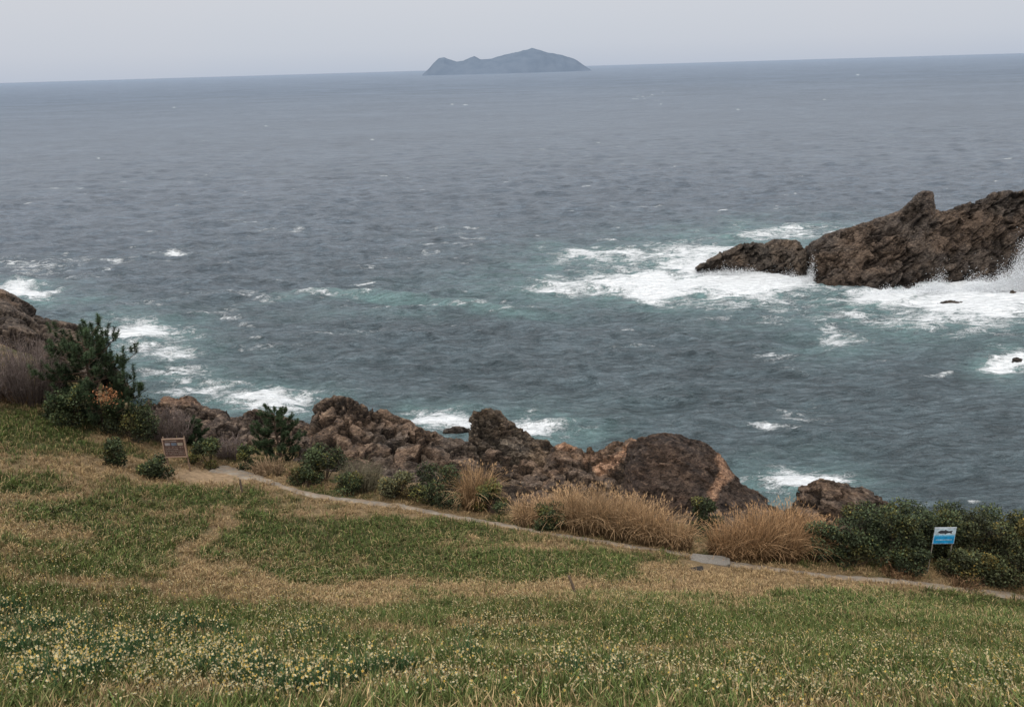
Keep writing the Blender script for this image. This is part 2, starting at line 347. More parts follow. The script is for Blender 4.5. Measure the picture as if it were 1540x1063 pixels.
aer=np.maximum(aer,.75*np.exp(-((Yl-4)/6.5)**2)*np.exp(-((spx-620)/240)**4))
foam=np.maximum(foam,.60*np.exp(-((Yl+3)/2.)**2)*np.exp(-((spx-640)/190)**4)*ss(.40,.6,fbm(SX/3,SY/3,0,3,73)))
V=np.stack([SX+DX,SY+DYY,SZ],-1).reshape(-1,3)
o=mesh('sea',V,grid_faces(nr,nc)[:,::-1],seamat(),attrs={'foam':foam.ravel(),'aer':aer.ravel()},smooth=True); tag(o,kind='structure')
# ------------------------------------------------------------------ rocks
def interp_px(pts,nu):
    p=np.array(pts,float); s=np.r_[0,np.cumsum(np.hypot(*np.diff(p,axis=0).T))]; u=np.linspace(0,s[-1],nu); return np.stack([np.interp(u,s,p[:,0]),np.interp(u,s,p[:,1])],1)
def rock(name,crest,base,Yc,Yb,zb,back,res,amp,seed,label,tint=(1,1,1),strata=(.45,.3,.85),per=1.2,sa=.35,bulge=1.7,vein=None,smooth=False,zback=None,cat='rock',bl=.7,lo=.9,cap=.5,rg=.9):
    c0=P(*crest[0],Yc if np.isscalar(Yc) else Yc[0]); c1=P(*crest[-1],Yc if np.isscalar(Yc) else Yc[1])
    nu=int(max(24,np.linalg.norm(c1-c0)/res*1.15)); cr=interp_px(crest,nu); bs=np.zeros((nu,2))
    b0=np.array(base,float); uu=np.linspace(0,1,nu); sb=np.linspace(0,1,len(b0)); bs[:,0]=np.interp(uu,sb,b0[:,0]); bs[:,1]=np.interp(uu,sb,b0[:,1])
    yc=np.full(nu,Yc) if np.isscalar(Yc) else np.linspace(Yc[0],Yc[1],nu)
    C=np.array([P(x,y,Y) for (x,y),Y in zip(cr,yc)])
    if Yb is None: B=np.array([onz(x,y,zb) for x,y in bs]); B[:,2]-=1.0
    else:
        yb=np.full(nu,Yb) if np.isscalar(Yb) else np.linspace(Yb[0],Yb[1],nu); B=np.array([P(x,y,Y) for (x,y),Y in zip(bs,yb)]); B[:,2]-=.5
    nf=int(max(14,np.linalg.norm(C-B,axis=1).max()/res)); nb=int(max(10,(back+3)/res*.7))
    rows=[]
    for s in np.linspace(0,1,nf):
        q=B+(C-B)*s; q[:,2]=B[:,2]+(C[:,2]-B[:,2])*(1-(1-s)**bulge); rows.append(q)
    zbk=(zb-1 if zback is None else zback)
    for s in np.linspace(0,1,nb+1)[1:]:
        q=C.copy(); q[:,1]+=back*s**.8; q[:,0]+=q[:,0]/q[:,1]*back*s**.8*.6; q[:,2]=C[:,2]+(zbk-C[:,2])*(s**1.25); rows.append(q)
    Q=np.array(rows)
    nrm=np.cross(np.gradient(Q,axis=1),np.gradient(Q,axis=0)); nrm/=np.linalg.norm(nrm,axis=2,keepdims=True)+1e-9
    x,y,z=Q[...,0],Q[...,1],Q[...,2]; st=np.array(strata)/np.linalg.norm(strata)
    L=res*8
    wob=(fbm(x/L,y/L,z/L,3,seed+3)-.5)
    q=(x*st[0]+y*st[1]+z*st[2])
    e1=np.cross(st,(0,1,0));e1/=np.linalg.norm(e1);e2=np.cross(st,e1)
    u1=x*e1[0]+y*e1[1]+z*e1[2];u2=x*e2[0]+y*e2[1]+z*e2[2]
    S1=L*1.7; b1,k1=blocks(u1/S1+wob*.9,u2/S1+wob*.7,q/(S1*.45)+wob*.9,seed); S2=L*.5; b2,k2=blocks(u1/S2,u2/S2+wob,q/(S2*.4)+wob,seed+30)
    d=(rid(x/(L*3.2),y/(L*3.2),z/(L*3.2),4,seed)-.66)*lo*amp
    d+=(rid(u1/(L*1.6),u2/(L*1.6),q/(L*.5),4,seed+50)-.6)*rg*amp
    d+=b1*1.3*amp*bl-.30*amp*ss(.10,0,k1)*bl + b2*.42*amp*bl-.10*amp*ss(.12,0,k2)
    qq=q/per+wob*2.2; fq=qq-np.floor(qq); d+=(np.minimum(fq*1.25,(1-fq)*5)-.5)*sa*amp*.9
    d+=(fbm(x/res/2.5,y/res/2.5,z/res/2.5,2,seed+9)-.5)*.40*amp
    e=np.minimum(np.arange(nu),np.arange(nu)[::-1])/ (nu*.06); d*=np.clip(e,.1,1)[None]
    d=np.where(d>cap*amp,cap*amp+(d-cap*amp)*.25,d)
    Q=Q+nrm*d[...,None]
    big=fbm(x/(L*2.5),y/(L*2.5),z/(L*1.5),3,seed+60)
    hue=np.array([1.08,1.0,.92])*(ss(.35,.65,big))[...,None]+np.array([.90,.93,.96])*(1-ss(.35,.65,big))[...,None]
    col=np.ones(Q.shape)*np.array(tint)*hue*((.66+.62*ss(-.7*amp,.35*amp,d))*(1-.5*bl*ss(.12,.0,k1))*(1-.35*ss(.15,0,k2))*(1+.6*b1*bl)*(.85+.3*big))[...,None]  # crevice shade painted into the tint: recesses and cracks darker
    if Yb is None:
        wet=ss(1.6,.4,Q[...,2]+ (fbm(x/1.5,y/1.5,z,3,seed)-.5)*1.5); col*= (1-.5*wet)[...,None]
    if vein:
        px,py,_=proj(Q.reshape(-1,3)); px=px.reshape(x.shape);py=py.reshape(x.shape)
        nse=(fbm(x,y,z,3,seed+20)-.5)
        for (x0,y0,x1,y1,w,cc) in vein:
            dx_,dy_=x1-x0,y1-y0; tt_=np.clip(((px-x0)*dx_+(py-y0)*dy_)/(dx_**2+dy_**2),0,1); dist=np.hypot(px-x0-tt_*dx_,py-y0-tt_*dy_)+nse*w*1.6
            f=ss(w,w*.55,dist)[...,None]; col=col*(1-f)+np.array(cc)*f*(.75+.5*(k2[...,None]>.08))
    nvv=Q.shape[0]; org=np.array([Q[...,0].mean(),Q[...,1].mean(),min(B[:,2].mean(),C[:,2].min())])
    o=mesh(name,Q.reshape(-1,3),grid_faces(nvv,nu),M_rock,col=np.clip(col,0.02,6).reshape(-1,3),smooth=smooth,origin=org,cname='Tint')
    return tag(o,label,cat)
ORG=(3.2,2.35,1.85)
rock('headland',[(1219,432),(1221,402),(1227,370),(1250,355),(1290,343),(1340,327),(1362,317),(1376,303),(1388,290),(1399,290),(1402,306),(1406,318),(1425,321),(1455,306),(1488,300),(1494,293),(1540,288),(1640,270),(1760,290),(1850,380)],
 [(1220,428),(1250,432),(1330,436),(1385,431),(1400,424),(1470,424),(1560,426),(1680,430),(1850,430)],121,None,0,16,.22,1.3,101,'big dark brown sea rock with jagged spiky crest at the right edge of the sea',(.82,.77,.75),strata=(.62,-.25,-.72),per=2.2,sa=.6,bulge=1.2,bl=.5,cap=.2,rg=.8)
rock('sea_rock',[(1048,404),(1075,388),(1100,378),(1115,369),(1135,366),(1150,372),(1165,363),(1200,364),(1208,372),(1214,402)],[(1048,405),(1090,407),(1140,410),(1190,417),(1214,414)],124,None,0,7,.18,.95,131,'low jagged grey brown sea rock just left of the big spiky rock',(.95,.93,.92),strata=(.7,-.2,-.6),per=1.6,sa=.55,bulge=1.2,bl=.7,cap=.3)
rock('cliff',[(-220,380),(-100,410),(-40,432),(0,441),(25,456),(50,478),(80,487),(110,493),(128,520),(150,560)],[(-220,640),(-60,620),(0,610),(60,600),(110,590),(150,580)],(76,66),(54,50),0,14,.20,1.1,151,'brown layered rocky cliff at the left edge above the foam',(1.15,1.05,.98),zback=-2,bl=.9,cap=.2)
rock('rock_outcrop',[(205,614),(225,604),(240,606),(252,600),(285,600),(300,612),(312,616),(345,621),(360,626),(385,618),(405,628),(420,628),(455,636),(490,659)],[(205,670),(300,672),(380,682),(490,700)],(50,48),(43,42),0,5,.10,.65,171,'low brown rock outcrop between the large pine and the young pine',(1.3,1.13,1.02),vein=[(235,600,300,606,6,(2.2,1.7,1.4))],zback=-2,bl=1.15,cap=.15,bulge=1.2)
rock('rock_ridge',[(468,640),(474,616),(480,606),(500,599),(518,601),(540,602),(550,612),(575,618),(590,630),(612,634),(622,645),(650,650),(668,662),(700,668),(720,680),(750,682),(770,694),(800,700),(835,714)],[(440,700),(540,715),(640,728),(740,752),(835,752)],(50,46),(42,40),0,5,.10,.72,191,'long dark brown rock ridge sloping down from a blunt top beside the young pine',(1.16,1.05,.98),zback=-2,strata=(.35,-.5,.8),per=.8,sa=.8,bulge=1.0,bl=1.15,cap=.12,lo=.6)
rock('boulder',[(706,652),(707,630),(714,620),(735,615),(752,620),(762,632),(790,648),(800,660),(822,664),(850,682)],[(704,668),(740,684),(800,694),(850,704)],(50,49),(46.5,45.5),0,3,.09,.5,211,'wedge shaped brown boulder rising against white foam at the middle of the shore',(1.2,1.12,1.0),zback=-2,bl=1.05,per=.7,sa=.6,bulge=1.15,cap=.15)
rock('rock_slab',[(815,698),(835,674),(850,668),(870,678),(890,674),(905,682),(925,666),(955,658),(975,680)],[(810,742),(860,745),(920,750),(975,755)],(48,46),(41,40),0,4,.10,.62,231,'broken reddish brown rocks just left of the rounded dark boulder',(1.3,1.1,.95),vein=[(905,704,958,666,12,ORG),(842,670,862,668,7,ORG),(880,690,905,686,7,(2.2,1.7,1.4))],zback=-2,bl=1.15,bulge=1.1,cap=.15)
rock('boulder',[(936,712),(942,678),(950,664),(972,655),(1010,652),(1040,658),(1066,671),(1085,688),(1100,712),(1120,730),(1155,750)],[(932,755),(990,780),(1070,790),(1155,785)],(45,43),(39,38),0,4,.09,.36,251,'large rounded dark brown boulder with an orange vein on its right flank',(.76,.65,.61),vein=[(1082,688,1092,712,8,ORG),(1092,712,1072,742,12,ORG)],zback=-2,bulge=2.4,sa=.15,bl=.4,cap=.25)
rock('boulder',[(1194,764),(1203,733),(1235,722),(1268,727),(1300,738),(1340,758)],[(1190,790),(1260,800),(1345,795)],(44,43),(39,38.5),0,3,.09,.42,271,'squat brown boulder by the foam above the right hand bushes',(1.15,.98,.86),zback=-2,bl=1.,cap=.2)
for (cx,cy,w,h,lab) in [(690,648,24,5,'low pale grey rock lying in foam left of the wedge shaped boulder'),(1530,543,14,5,'small dark sea rock in foam at the right edge of the water'),(1524,441,7,4,'tiny black rock tip poking from foam under the big spiky rock'),(1430,455,20,2,'flat wet rock awash in foam in front of the big spiky rock')]:
    Yw=onz(cx,cy+h*.4,0)[1]+.4
    rock('sea_rock',[(cx-w,cy+h*.4),(cx-w*.5,cy-h*.5),(cx,cy-h),(cx+w*.6,cy-h*.4),(cx+w,cy+h*.5)],[(cx-w,cy+h*.5),(cx,cy+h),(cx+w,cy+h*.6)],Yw,None,0,2,.12,.22,int(300+cx),lab,(1.1,1.1,1.12))
# ------------------------------------------------------------------ island
isl=[(638,110),(645,103),(652,95),(660,89),(668,87),(676,91),(686,93),(697,91),(706,87),(713,86),(722,89),(735,88),(748,87),(757,84),(768,81),(778,79),(788,76),(800,74),(812,75),(822,79),(834,82),(846,83),(857,87),(866,91),(873,96),(880,100),(886,104)]
Yi=5600; nu=200; cr=interp_px(isl,nu); C=np.array([P(x,y,Yi) for x,y in cr]); C[:,2]=np.maximum(C[:,2],1)
rows=[]
for s in np.linspace(-1,1,41):
    q=C.copy(); q[:,1]=Yi+s*330*(.5+.5*np.sin(np.linspace(0,math.pi,nu))); q[:,2]=C[:,2]*np.clip(1-abs(s)**1.7,0,1)-1; rows.append(q)
Q=np.array(rows); rr=rid(Q[...,0]/130,Q[...,1]/130,0,4,400); Q[...,2]+=(rr-.62)*22*np.clip(Q[...,2]/50,0,1)
mi,nt,b=newmat('island_haze'); pp=pos(nt); c=mixc(nt,mapr(nt,noise(nt,pp,.012,6,.65),.3,.7),(.142,.180,.235),(.165,.203,.258)); nt.links.new(c,b.inputs['Base Color']); b.inputs['Roughness'].default_value=1; b.inputs['Specular IOR Level'].default_value=0  # distance haze painted into the island's base colour
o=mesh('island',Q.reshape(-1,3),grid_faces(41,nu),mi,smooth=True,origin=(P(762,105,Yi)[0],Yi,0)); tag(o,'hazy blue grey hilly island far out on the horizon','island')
# ------------------------------------------------------------------ scatter
def scat(protos,pos_,rot,sc,col,which,straw=None):
    VV=[];FF=[];CC=[];off=0
    for k,(pv,pf,pc) in enumerate(protos):
        s=which==k
        if not s.any(): continue
        p=pos_[s];r=rot[s];S=sc[s];m_=len(p);c,sn=np.cos(r),np.sin(r)
        x=pv[None,:,0]*c[:,None]-pv[None,:,1]*sn[:,None];y=pv[None,:,0]*sn[:,None]+pv[None,:,1]*c[:,None];z=np.repeat(pv[None,:,2],m_,0)
        v=np.stack([x,y,z],-1)*S[:,None,None]+p[:,None,:]
        cc=pc[None]*col[s][:,None,:]
        if straw is not None:
            nbl=len(pv)//5; pick=np.repeat(np.random.RandomState(k).rand(m_,nbl)<straw[s][:,None],5,axis=1)
            sc_=pc[None]*np.array([.38,.28,.14])[None,None]*(.7+.6*np.random.RandomState(k+9).rand(m_,1,1)); cc=np.where(pick[...,None],sc_,cc)
        VV.append(v.reshape(-1,3)); CC.append(cc.reshape(-1,3))
        FF.append((pf[None]+(np.arange(m_)*len(pv))[:,None,None]).reshape(-1,pf.shape[1])+off); off+=m_*len(pv)
    return np.concatenate(VV),np.concatenate(FF),np.concatenate(CC)
def tuft(nb,r,l0,l1,w,lean,rs):
    v=[];f=[];c=[]
    for i in range(nb):
        a=rs.uniform(0,6.28);rr=r*math.sqrt(rs.rand());bx,by=rr*math.cos(a),rr*math.sin(a);L=rs.uniform(l0,l1);h=a+rs.uniform(-.9,.9);ln=lean*rs.uniform(.2,1.2)
        dx,dy=math.cos(h),math.sin(h); t=rs.uniform(0,3.14);px,py=math.cos(t)*w/2,math.sin(t)*w/2;k=len(v)
        m=(bx+dx*L*ln*.3,by+dy*L*ln*.3,L*.58);tp=(bx+dx*L*ln,by+dy*L*ln,L*(1-.35*ln))
        v+=[(bx-px,by-py,-.04),(bx+px,by+py,-.04),(m[0]-px*.8,m[1]-py*.8,m[2]),(m[0]+px*.8,m[1]+py*.8,m[2]),tp]
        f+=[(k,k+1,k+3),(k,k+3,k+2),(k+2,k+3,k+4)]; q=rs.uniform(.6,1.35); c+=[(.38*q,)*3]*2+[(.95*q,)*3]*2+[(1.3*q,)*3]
    return np.array(v),np.array(f),np.array(c)
rs=np.random.RandomState(3)
near=[tuft(13,.09,.10,.26,.012,.65,rs) for _ in range(6)]
mid=[tuft(10,.14,.10,.26,.022,.9,rs) for _ in range(6)]
def sample(n_,r0,r1,amax=.95):
    y=rs.uniform(r0,r1,n_); x=y*rs.uniform(-amax,amax,n_); return x,y
def grasscols(g,n_):
    t=ss(.27,.62,g+rs.normal(0,.16,n_))[:,None]
    gr_=np.array([.072,.106,.032])*rs.uniform(.45,1.5,(n_,1))+rs.uniform(0,.045,(n_,1))*np.array([1,.75,.1])
    br=np.array([.43,.295,.155])*rs.uniform(.5,1.3,(n_,1))
    return br*(1-t)+gr_*t,t[:,0]
def field(name,protos,n_,r0,r1,smin,smax,kindlabel,st,bias=0):
    x,y=sample(n_,r0,r1); z=Gf(x,y); px,py,_=proj(np.stack([x,y,z],1))
    s=pathside(x,y); keep=(np.abs(s)>.28+.5*(rs.rand(len(x))**2))|(x<PX[0])|((np.abs(s)>.05)&(fbm(x/1.5,y/1.5,0,2,88)>.53)&(x>-16))
    keep&=((s<2.8+3*(fbm(x/2,y/2,0,2,22)-.5))|((x<-13)&(y<46)))&(rockfac(x,y)<.4)
    keep&=(px>-150)&(px<1700)&(((((px-322)/76)**2+((py-715)/13)**2))>rs.uniform(.4,1.2,len(x)))
    keep&=((((px-1064)/40)**2+((py-848)/9)**2)>1)
    x,y,z,px,py,s=[q[keep] for q in (x,y,z,px,py,s)]; m_=len(x)
    g=greenness(px,py,x,y)+bias-.4*np.exp(-(s/1.1)**2); c,t_=grasscols(g,m_)
    sc=rs.uniform(smin,smax,m_)*(.85+.35*t_)
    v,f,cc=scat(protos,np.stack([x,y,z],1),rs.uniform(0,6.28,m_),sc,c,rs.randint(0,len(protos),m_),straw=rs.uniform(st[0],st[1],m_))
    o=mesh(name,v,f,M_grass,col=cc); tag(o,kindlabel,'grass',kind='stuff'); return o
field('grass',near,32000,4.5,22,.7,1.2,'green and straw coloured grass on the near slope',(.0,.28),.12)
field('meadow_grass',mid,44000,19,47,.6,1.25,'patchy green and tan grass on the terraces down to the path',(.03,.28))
# ------------------------------------------------------------------ narcissus
def flower(v,f,c,p,nrm,r,white,ycup):
    nrm=np.array(nrm,float);nrm/=np.linalg.norm(nrm);a=np.cross(nrm,(.3,.2,1));a/=np.linalg.norm(a);e=np.cross(nrm,a);p=np.array(p,float);k=len(v)
    v.append(tuple(p));c.append(white)
    for i in range(12):
        t=math.pi*i/6;rr=r if i%2==0 else r*.5; v.append(tuple(p+rr*(a*math.cos(t)+e*math.sin(t))+nrm*r*.1*(i%2)));c.append(white)
    for i in range(12): f.append((k,k+1+i,k+1+(i+1)%12))
    k=len(v)
    v.append(tuple(p+nrm*r*.35));c.append(ycup)
    for i in range(6):
        t=math.pi*i/3; v.append(tuple(p+r*.33*(a*math.cos(t)+e*math.sin(t))+nrm*r*.4));c.append(ycup)
    for i in range(6): f.append((k,k+1+i,k+1+(i+1)%6))
def stemflower(v,f,c,x,y,h,rs,nfl,r):
    k=len(v);w=.004;lx,ly=rs.normal(0,.05,2); tx,ty=x+lx,y+ly
    v+=[(x-w,y,0),(x+w,y,0),(tx,ty,h)];c+=[(.09,.13,.04)]*3;f.append((k,k+1,k+2))
    for _ in range(nfl):
        a=rs.uniform(0,6.28); el=rs.uniform(0,.9)
        W=(.72,.67,.44) if rs.rand()<.5 else (.64,.49,.17)
        flower(v,f,c,(tx+rs.normal(0,.024),ty+rs.normal(0,.024),h+rs.normal(0,.02)),(math.cos(a)*math.cos(el),math.sin(a)*math.cos(el)-.5,math.sin(el)+.25),r*rs.uniform(.7,1.1),W,(.72,.40,.03))
def clump(rs,ns,rad):
    v=[];f=[];c=[]
    pv,pf,pc=tuft(44,rad,.26,.44,.015,.36,rs)
    v+=[tuple(q) for q in pv];f+=[tuple(q) for q in pf];c+=[tuple(q*np.array([.055,.104,.042])) for q in pc]
    for _ in range(ns):
        a=rs.uniform(0,6.28);rr=rad*math.sqrt(rs.rand()); stemflower(v,f,c,rr*math.cos(a),rr*math.sin(a),rs.uniform(.30,.46),rs,rs.randint(1,4),.021)
    return np.array(v),np.array(f),np.array(c)
M_flower=vcmat('narcissus',.6,.2)
cl=[clump(rs,q,.19) for q in (3,5,6,9,4)]
xs,ys=sample(6000,6.4,14); zs=Gf(xs,ys); px,py,_=proj(np.stack([xs,ys,zs],1))
dens=fbm(xs/.8,ys/.5,0,3,140)*.6+.28*ss(1400,0,px)+rs.normal(0,.08,len(xs))
ok=np.where((px>-5)&(px<1545)&(py<1060))[0]; ok=ok[np.argsort(-dens[ok])][:300]
mes=[]
for q in cl:
    oo=mesh('narcissus_clump',*q[:2],M_flower,col=q[2]); mes.append(oo.data); bpy.data.objects.remove(oo)
for j,i in enumerate(ok):
    o=bpy.data.objects.new('narcissus_clump',mes[j%5]); COL.objects.link(o); o.location=(xs[i],ys[i],zs[i]); o.rotation_euler.z=random.uniform(0,6.28); s=random.uniform(.8,1.15); o.scale=(s,s,s)
    tag(o,'clump of cream and yellow narcissus flowers with green leaves on the near slope','flower','narcissus clumps on the near slope')
far_=[]
for kk in range(8):
    v=[];f=[];c=[]
    for _ in range(1+kk%3): stemflower(v,f,c,rs.normal(0,.14),rs.normal(0,.14),rs.uniform(.24,.38),rs,rs.randint(1,4),.0165)
    far_.append((np.array(v),np.array(f),np.array(c)))
x,y=sample(30000,6,27); z=Gf(x,y); px,py,_=proj(np.stack([x,y,z],1)); dn=fbm(x/1.0,y/.55,0,4,140)*1.15-.075+.13*ss(1400,0,px)-.005*(y-8)+rs.normal(0,.10,len(x))+.04*ss(960,1050,py)
k=(dn>.575)&(pathside(x,y)<-3); x,y,z=x[k],y[k],z[k]; m_=len(x)
v,f,c=scat(far_,np.stack([x,y,z],1),rs.uniform(0,6.28,m_),rs.uniform(.75,1.15,m_),np.ones((m_,3))*rs.uniform(.4,.95,(m_,1)),rs.randint(0,8,m_))
o=mesh('narcissus_field',v,f,M_flower,col=c); tag(o,'countless small cream narcissus blooms scattered over the slope','flowers',kind='stuff')
# ------------------------------------------------------------------ dry tall grass clumps
def susuki(px,py,hm,rad,nb,label,group=None,tone=(1,1,1),seed=0):
    r=np.random.RandomState(seed+500); b=hit(px,py)
    root=empty('tall_grass_clump',b,label,'grass clump',group)
    n_=nb; a=r.uniform(0,6.28,n_); rr=rad*.5*np.sqrt(r.rand(n_)); h=hm*r.uniform(.35,1.02,n_); ln=r.uniform(.05,.85,n_)*(.45+.9*rr/rad); az=a+r.normal(0,1.1,n_)
    bx,by=rr*np.cos(a),rr*np.sin(a); dx,dy=np.cos(az),np.sin(az); t=r.uniform(0,3.14,n_); w=r.uniform(.015,.036,n_)
    gz=Gf(b[0]+bx,b[1]+by)-b[2]
    V=np.zeros((n_,9,3));C=np.zeros((n_,9,3)); base=np.array([.47,.325,.19])*np.array(tone)
    cb=base*r.uniform(.30,1.35,(n_,1))
    lv=[0,.35,.65,.88,1.0]
    for i,s in enumerate(lv):
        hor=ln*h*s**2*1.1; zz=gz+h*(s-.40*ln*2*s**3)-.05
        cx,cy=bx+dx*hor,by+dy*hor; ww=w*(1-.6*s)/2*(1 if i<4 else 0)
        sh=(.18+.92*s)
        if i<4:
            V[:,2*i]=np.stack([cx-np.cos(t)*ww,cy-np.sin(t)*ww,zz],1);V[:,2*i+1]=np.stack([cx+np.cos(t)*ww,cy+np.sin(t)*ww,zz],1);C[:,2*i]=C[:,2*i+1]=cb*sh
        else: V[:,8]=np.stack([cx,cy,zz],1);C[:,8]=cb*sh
    pf=[]
    for i in range(3): pf+=[(2*i,2*i+1,2*i+3),(2*i,2*i+3,2*i+2)]
    pf.append((6,7,8)); pf=np.array(pf); FF=(pf[None]+(np.arange(n_)*9)[:,None,None]).reshape(-1,3)
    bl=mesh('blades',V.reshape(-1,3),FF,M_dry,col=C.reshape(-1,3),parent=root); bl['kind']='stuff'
    m2=max(6,nb//14); sel=np.argsort(-h)[:m2]; PV=[];PF=[];PC=[]
    for i in sel:
        hor=ln[i]*h[i]*1.1; tip=np.array([bx[i]+dx[i]*hor,by[i]+dy[i]*hor,gz[i]+h[i]*(1-.80*ln[i])-.05])
        for q in range(5):
            k=len(PV); d=np.array([dx[i],dy[i],0])*r.uniform(.02,.14)+r.normal(0,.03,3); e=tip+d+np.array([0,0,r.uniform(-.05,.14)])
            PV+=[tuple(tip-np.array([.006,0,.05])),tuple(tip+np.array([.008,0,-.05])),tuple(e)]; PF.append((k,k+1,k+2)); PC+=[tuple(base*1.2)]*3
    pl=mesh('plumes',PV,PF,M_dry,col=np.array(PC),parent=root); pl['kind']='stuff'
L1='tan dry tall grass clump in the wide thicket below the orange veined boulder'
rt=random.Random(2)
for i,(px,py,h,r_) in enumerate([(797,788,1.7,1.6),(838,793,2.2,1.7),(882,801,2.8,1.8),(928,808,2.6,1.8),(972,814,2.7,1.8),(1012,822,2.1,1.7),(856,776,2.0,1.5),(908,787,2.4,1.7),(952,797,2.1,1.6)]):
    k_=rt.uniform(.82,1.12); susuki(px,py,h,r_,1000,L1,'dry tall grass thicket in the middle',seed=i,tone=(k_*1.02,k_*.96,k_*.90))
for i,(px,py,h,r_) in enumerate([(1092,838,2.3,1.6),(1130,839,2.8,1.8),(1172,839,2.6,1.8),(1208,837,2.4,1.7),(1145,821,2.6,1.6),(1235,828,2.0,1.4),(1188,817,2.6,1.6)]):
    k_=rt.uniform(.82,1.08); susuki(px,py,h,r_,1000,'tan dry tall grass clump in the thicket just left of the right hand bushes','dry tall grass thicket on the right',seed=20+i,tone=(k_*.96,k_*.85,k_*.76))
susuki(716,765,3.0,1.5,1100,'upright straw coloured tall grass clump standing alone between dark shrubs',seed=40,tone=(1.02,.94,.86))
susuki(405,712,1.2,1.6,420,'short pale dry grass clump beneath the young pine',seed=41,tone=(.95,.95,1.0))
susuki(450,722,.9,1.3,300,'small pale dry grass tuft right of the young pine foot',seed=42,tone=(.85,.8,.8))
susuki(1350,866,.8,1.4,260,'low rusty dry grass clump in front of the right hand bushes',seed=43,tone=(.75,.65,.62))
susuki(1450,884,.8,1.2,260,'low brown dry grass clump at the path edge right of the sign posts',seed=45,tone=(.7,.62,.6))
susuki(20,600,.9,2.0,300,'low brown dry grass tuft at the foot of the bare thicket on the left',seed=44,tone=(.6,.55,.55))
# ------------------------------------------------------------------ shrubs and trees
def leaves(centres,size,col,r,n_per=1,elong=1.8,upb=.3):
    m_=len(centres); d=r.normal(0,1,(m_,3)); d[:,2]+=upb; d/=np.linalg.norm(d,axis=1,keepdims=True); q=np.cross(d,r.normal(0,1,(m_,3)));q/=np.linalg.norm(q,axis=1,keepdims=True)
    s=size*r.uniform(.6,1.3,(m_,1)); w=s/elong*.5
    V=np.stack([centres,centres+d*s*.5+q*w,centres+d*s,centres+d*s*.5-q*w],1)
    C=np.repeat(col[:,None,:],4,1)*np.array([.8,1,1.15,1])[None,:,None]
    return V.reshape(-1,3),np.arange(m_*4).reshape(-1,4),C.reshape(-1,3)
def shrub(px,py,wpx,hpx,label,group=None,seed=0,tone=(.032,.055,.022),nl=None,lsize=.12,depthoff=0):
    r=np.random.RandomState(seed+900); b=hit(px,py); dep=proj(b)[2]; w=wpx*dep/F/2; h=hpx*dep/F*1.12
    root=empty('shrub',b,label,'shrub',group)
    nlobe=int(8+w*h*2.2); cs=[];rd=[]
    for _ in range(nlobe):
        a=r.uniform(0,6.28);q=math.sqrt(r.rand())*.82; zz=r.uniform(.12,.88); lim=math.sqrt(max(0.05,1-((zz-.25)/.85)**2))
        cs.append((w*q*lim*math.cos(a),w*q*lim*math.sin(a)*.8,h*zz*(1-.15*q))); rd.append(r.uniform(.15,.28)*min(w,h)+.10)
    cs=np.array(cs);rd=np.array(rd); n_=nl or int(min(10500,1700+w*h*1050)); k=r.randint(0,nlobe,n_); d=r.normal(0,1,(n_,3));d/=np.linalg.norm(d,axis=1,keepdims=True)
    q=r.uniform(.4,1.2,(n_,1))**.7; pts=cs[k]+d*rd[k][:,None]*q*np.array([1.15,1.15,.95]); pts[:,2]=np.maximum(pts[:,2],.02)
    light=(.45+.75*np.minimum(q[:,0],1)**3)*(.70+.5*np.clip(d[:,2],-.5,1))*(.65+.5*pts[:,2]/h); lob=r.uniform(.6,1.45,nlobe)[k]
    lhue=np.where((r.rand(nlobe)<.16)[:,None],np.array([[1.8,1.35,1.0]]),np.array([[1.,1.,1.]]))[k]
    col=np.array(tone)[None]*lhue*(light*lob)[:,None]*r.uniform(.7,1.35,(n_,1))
    yel=(r.rand(n_)<.10); col[yel]*=np.array([2.0,1.5,1.0])
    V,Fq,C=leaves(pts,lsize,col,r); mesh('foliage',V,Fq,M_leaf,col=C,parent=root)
    mb=MB()
    for i in range(min(nlobe,9)): mb.tube([(0,0,-.1),cs[i]*.5+r.normal(0,.05,3),cs[i]],[.035,.022,.01],5,(.09,.065,.05))
    mb.build('stems',M_bark,root); return root
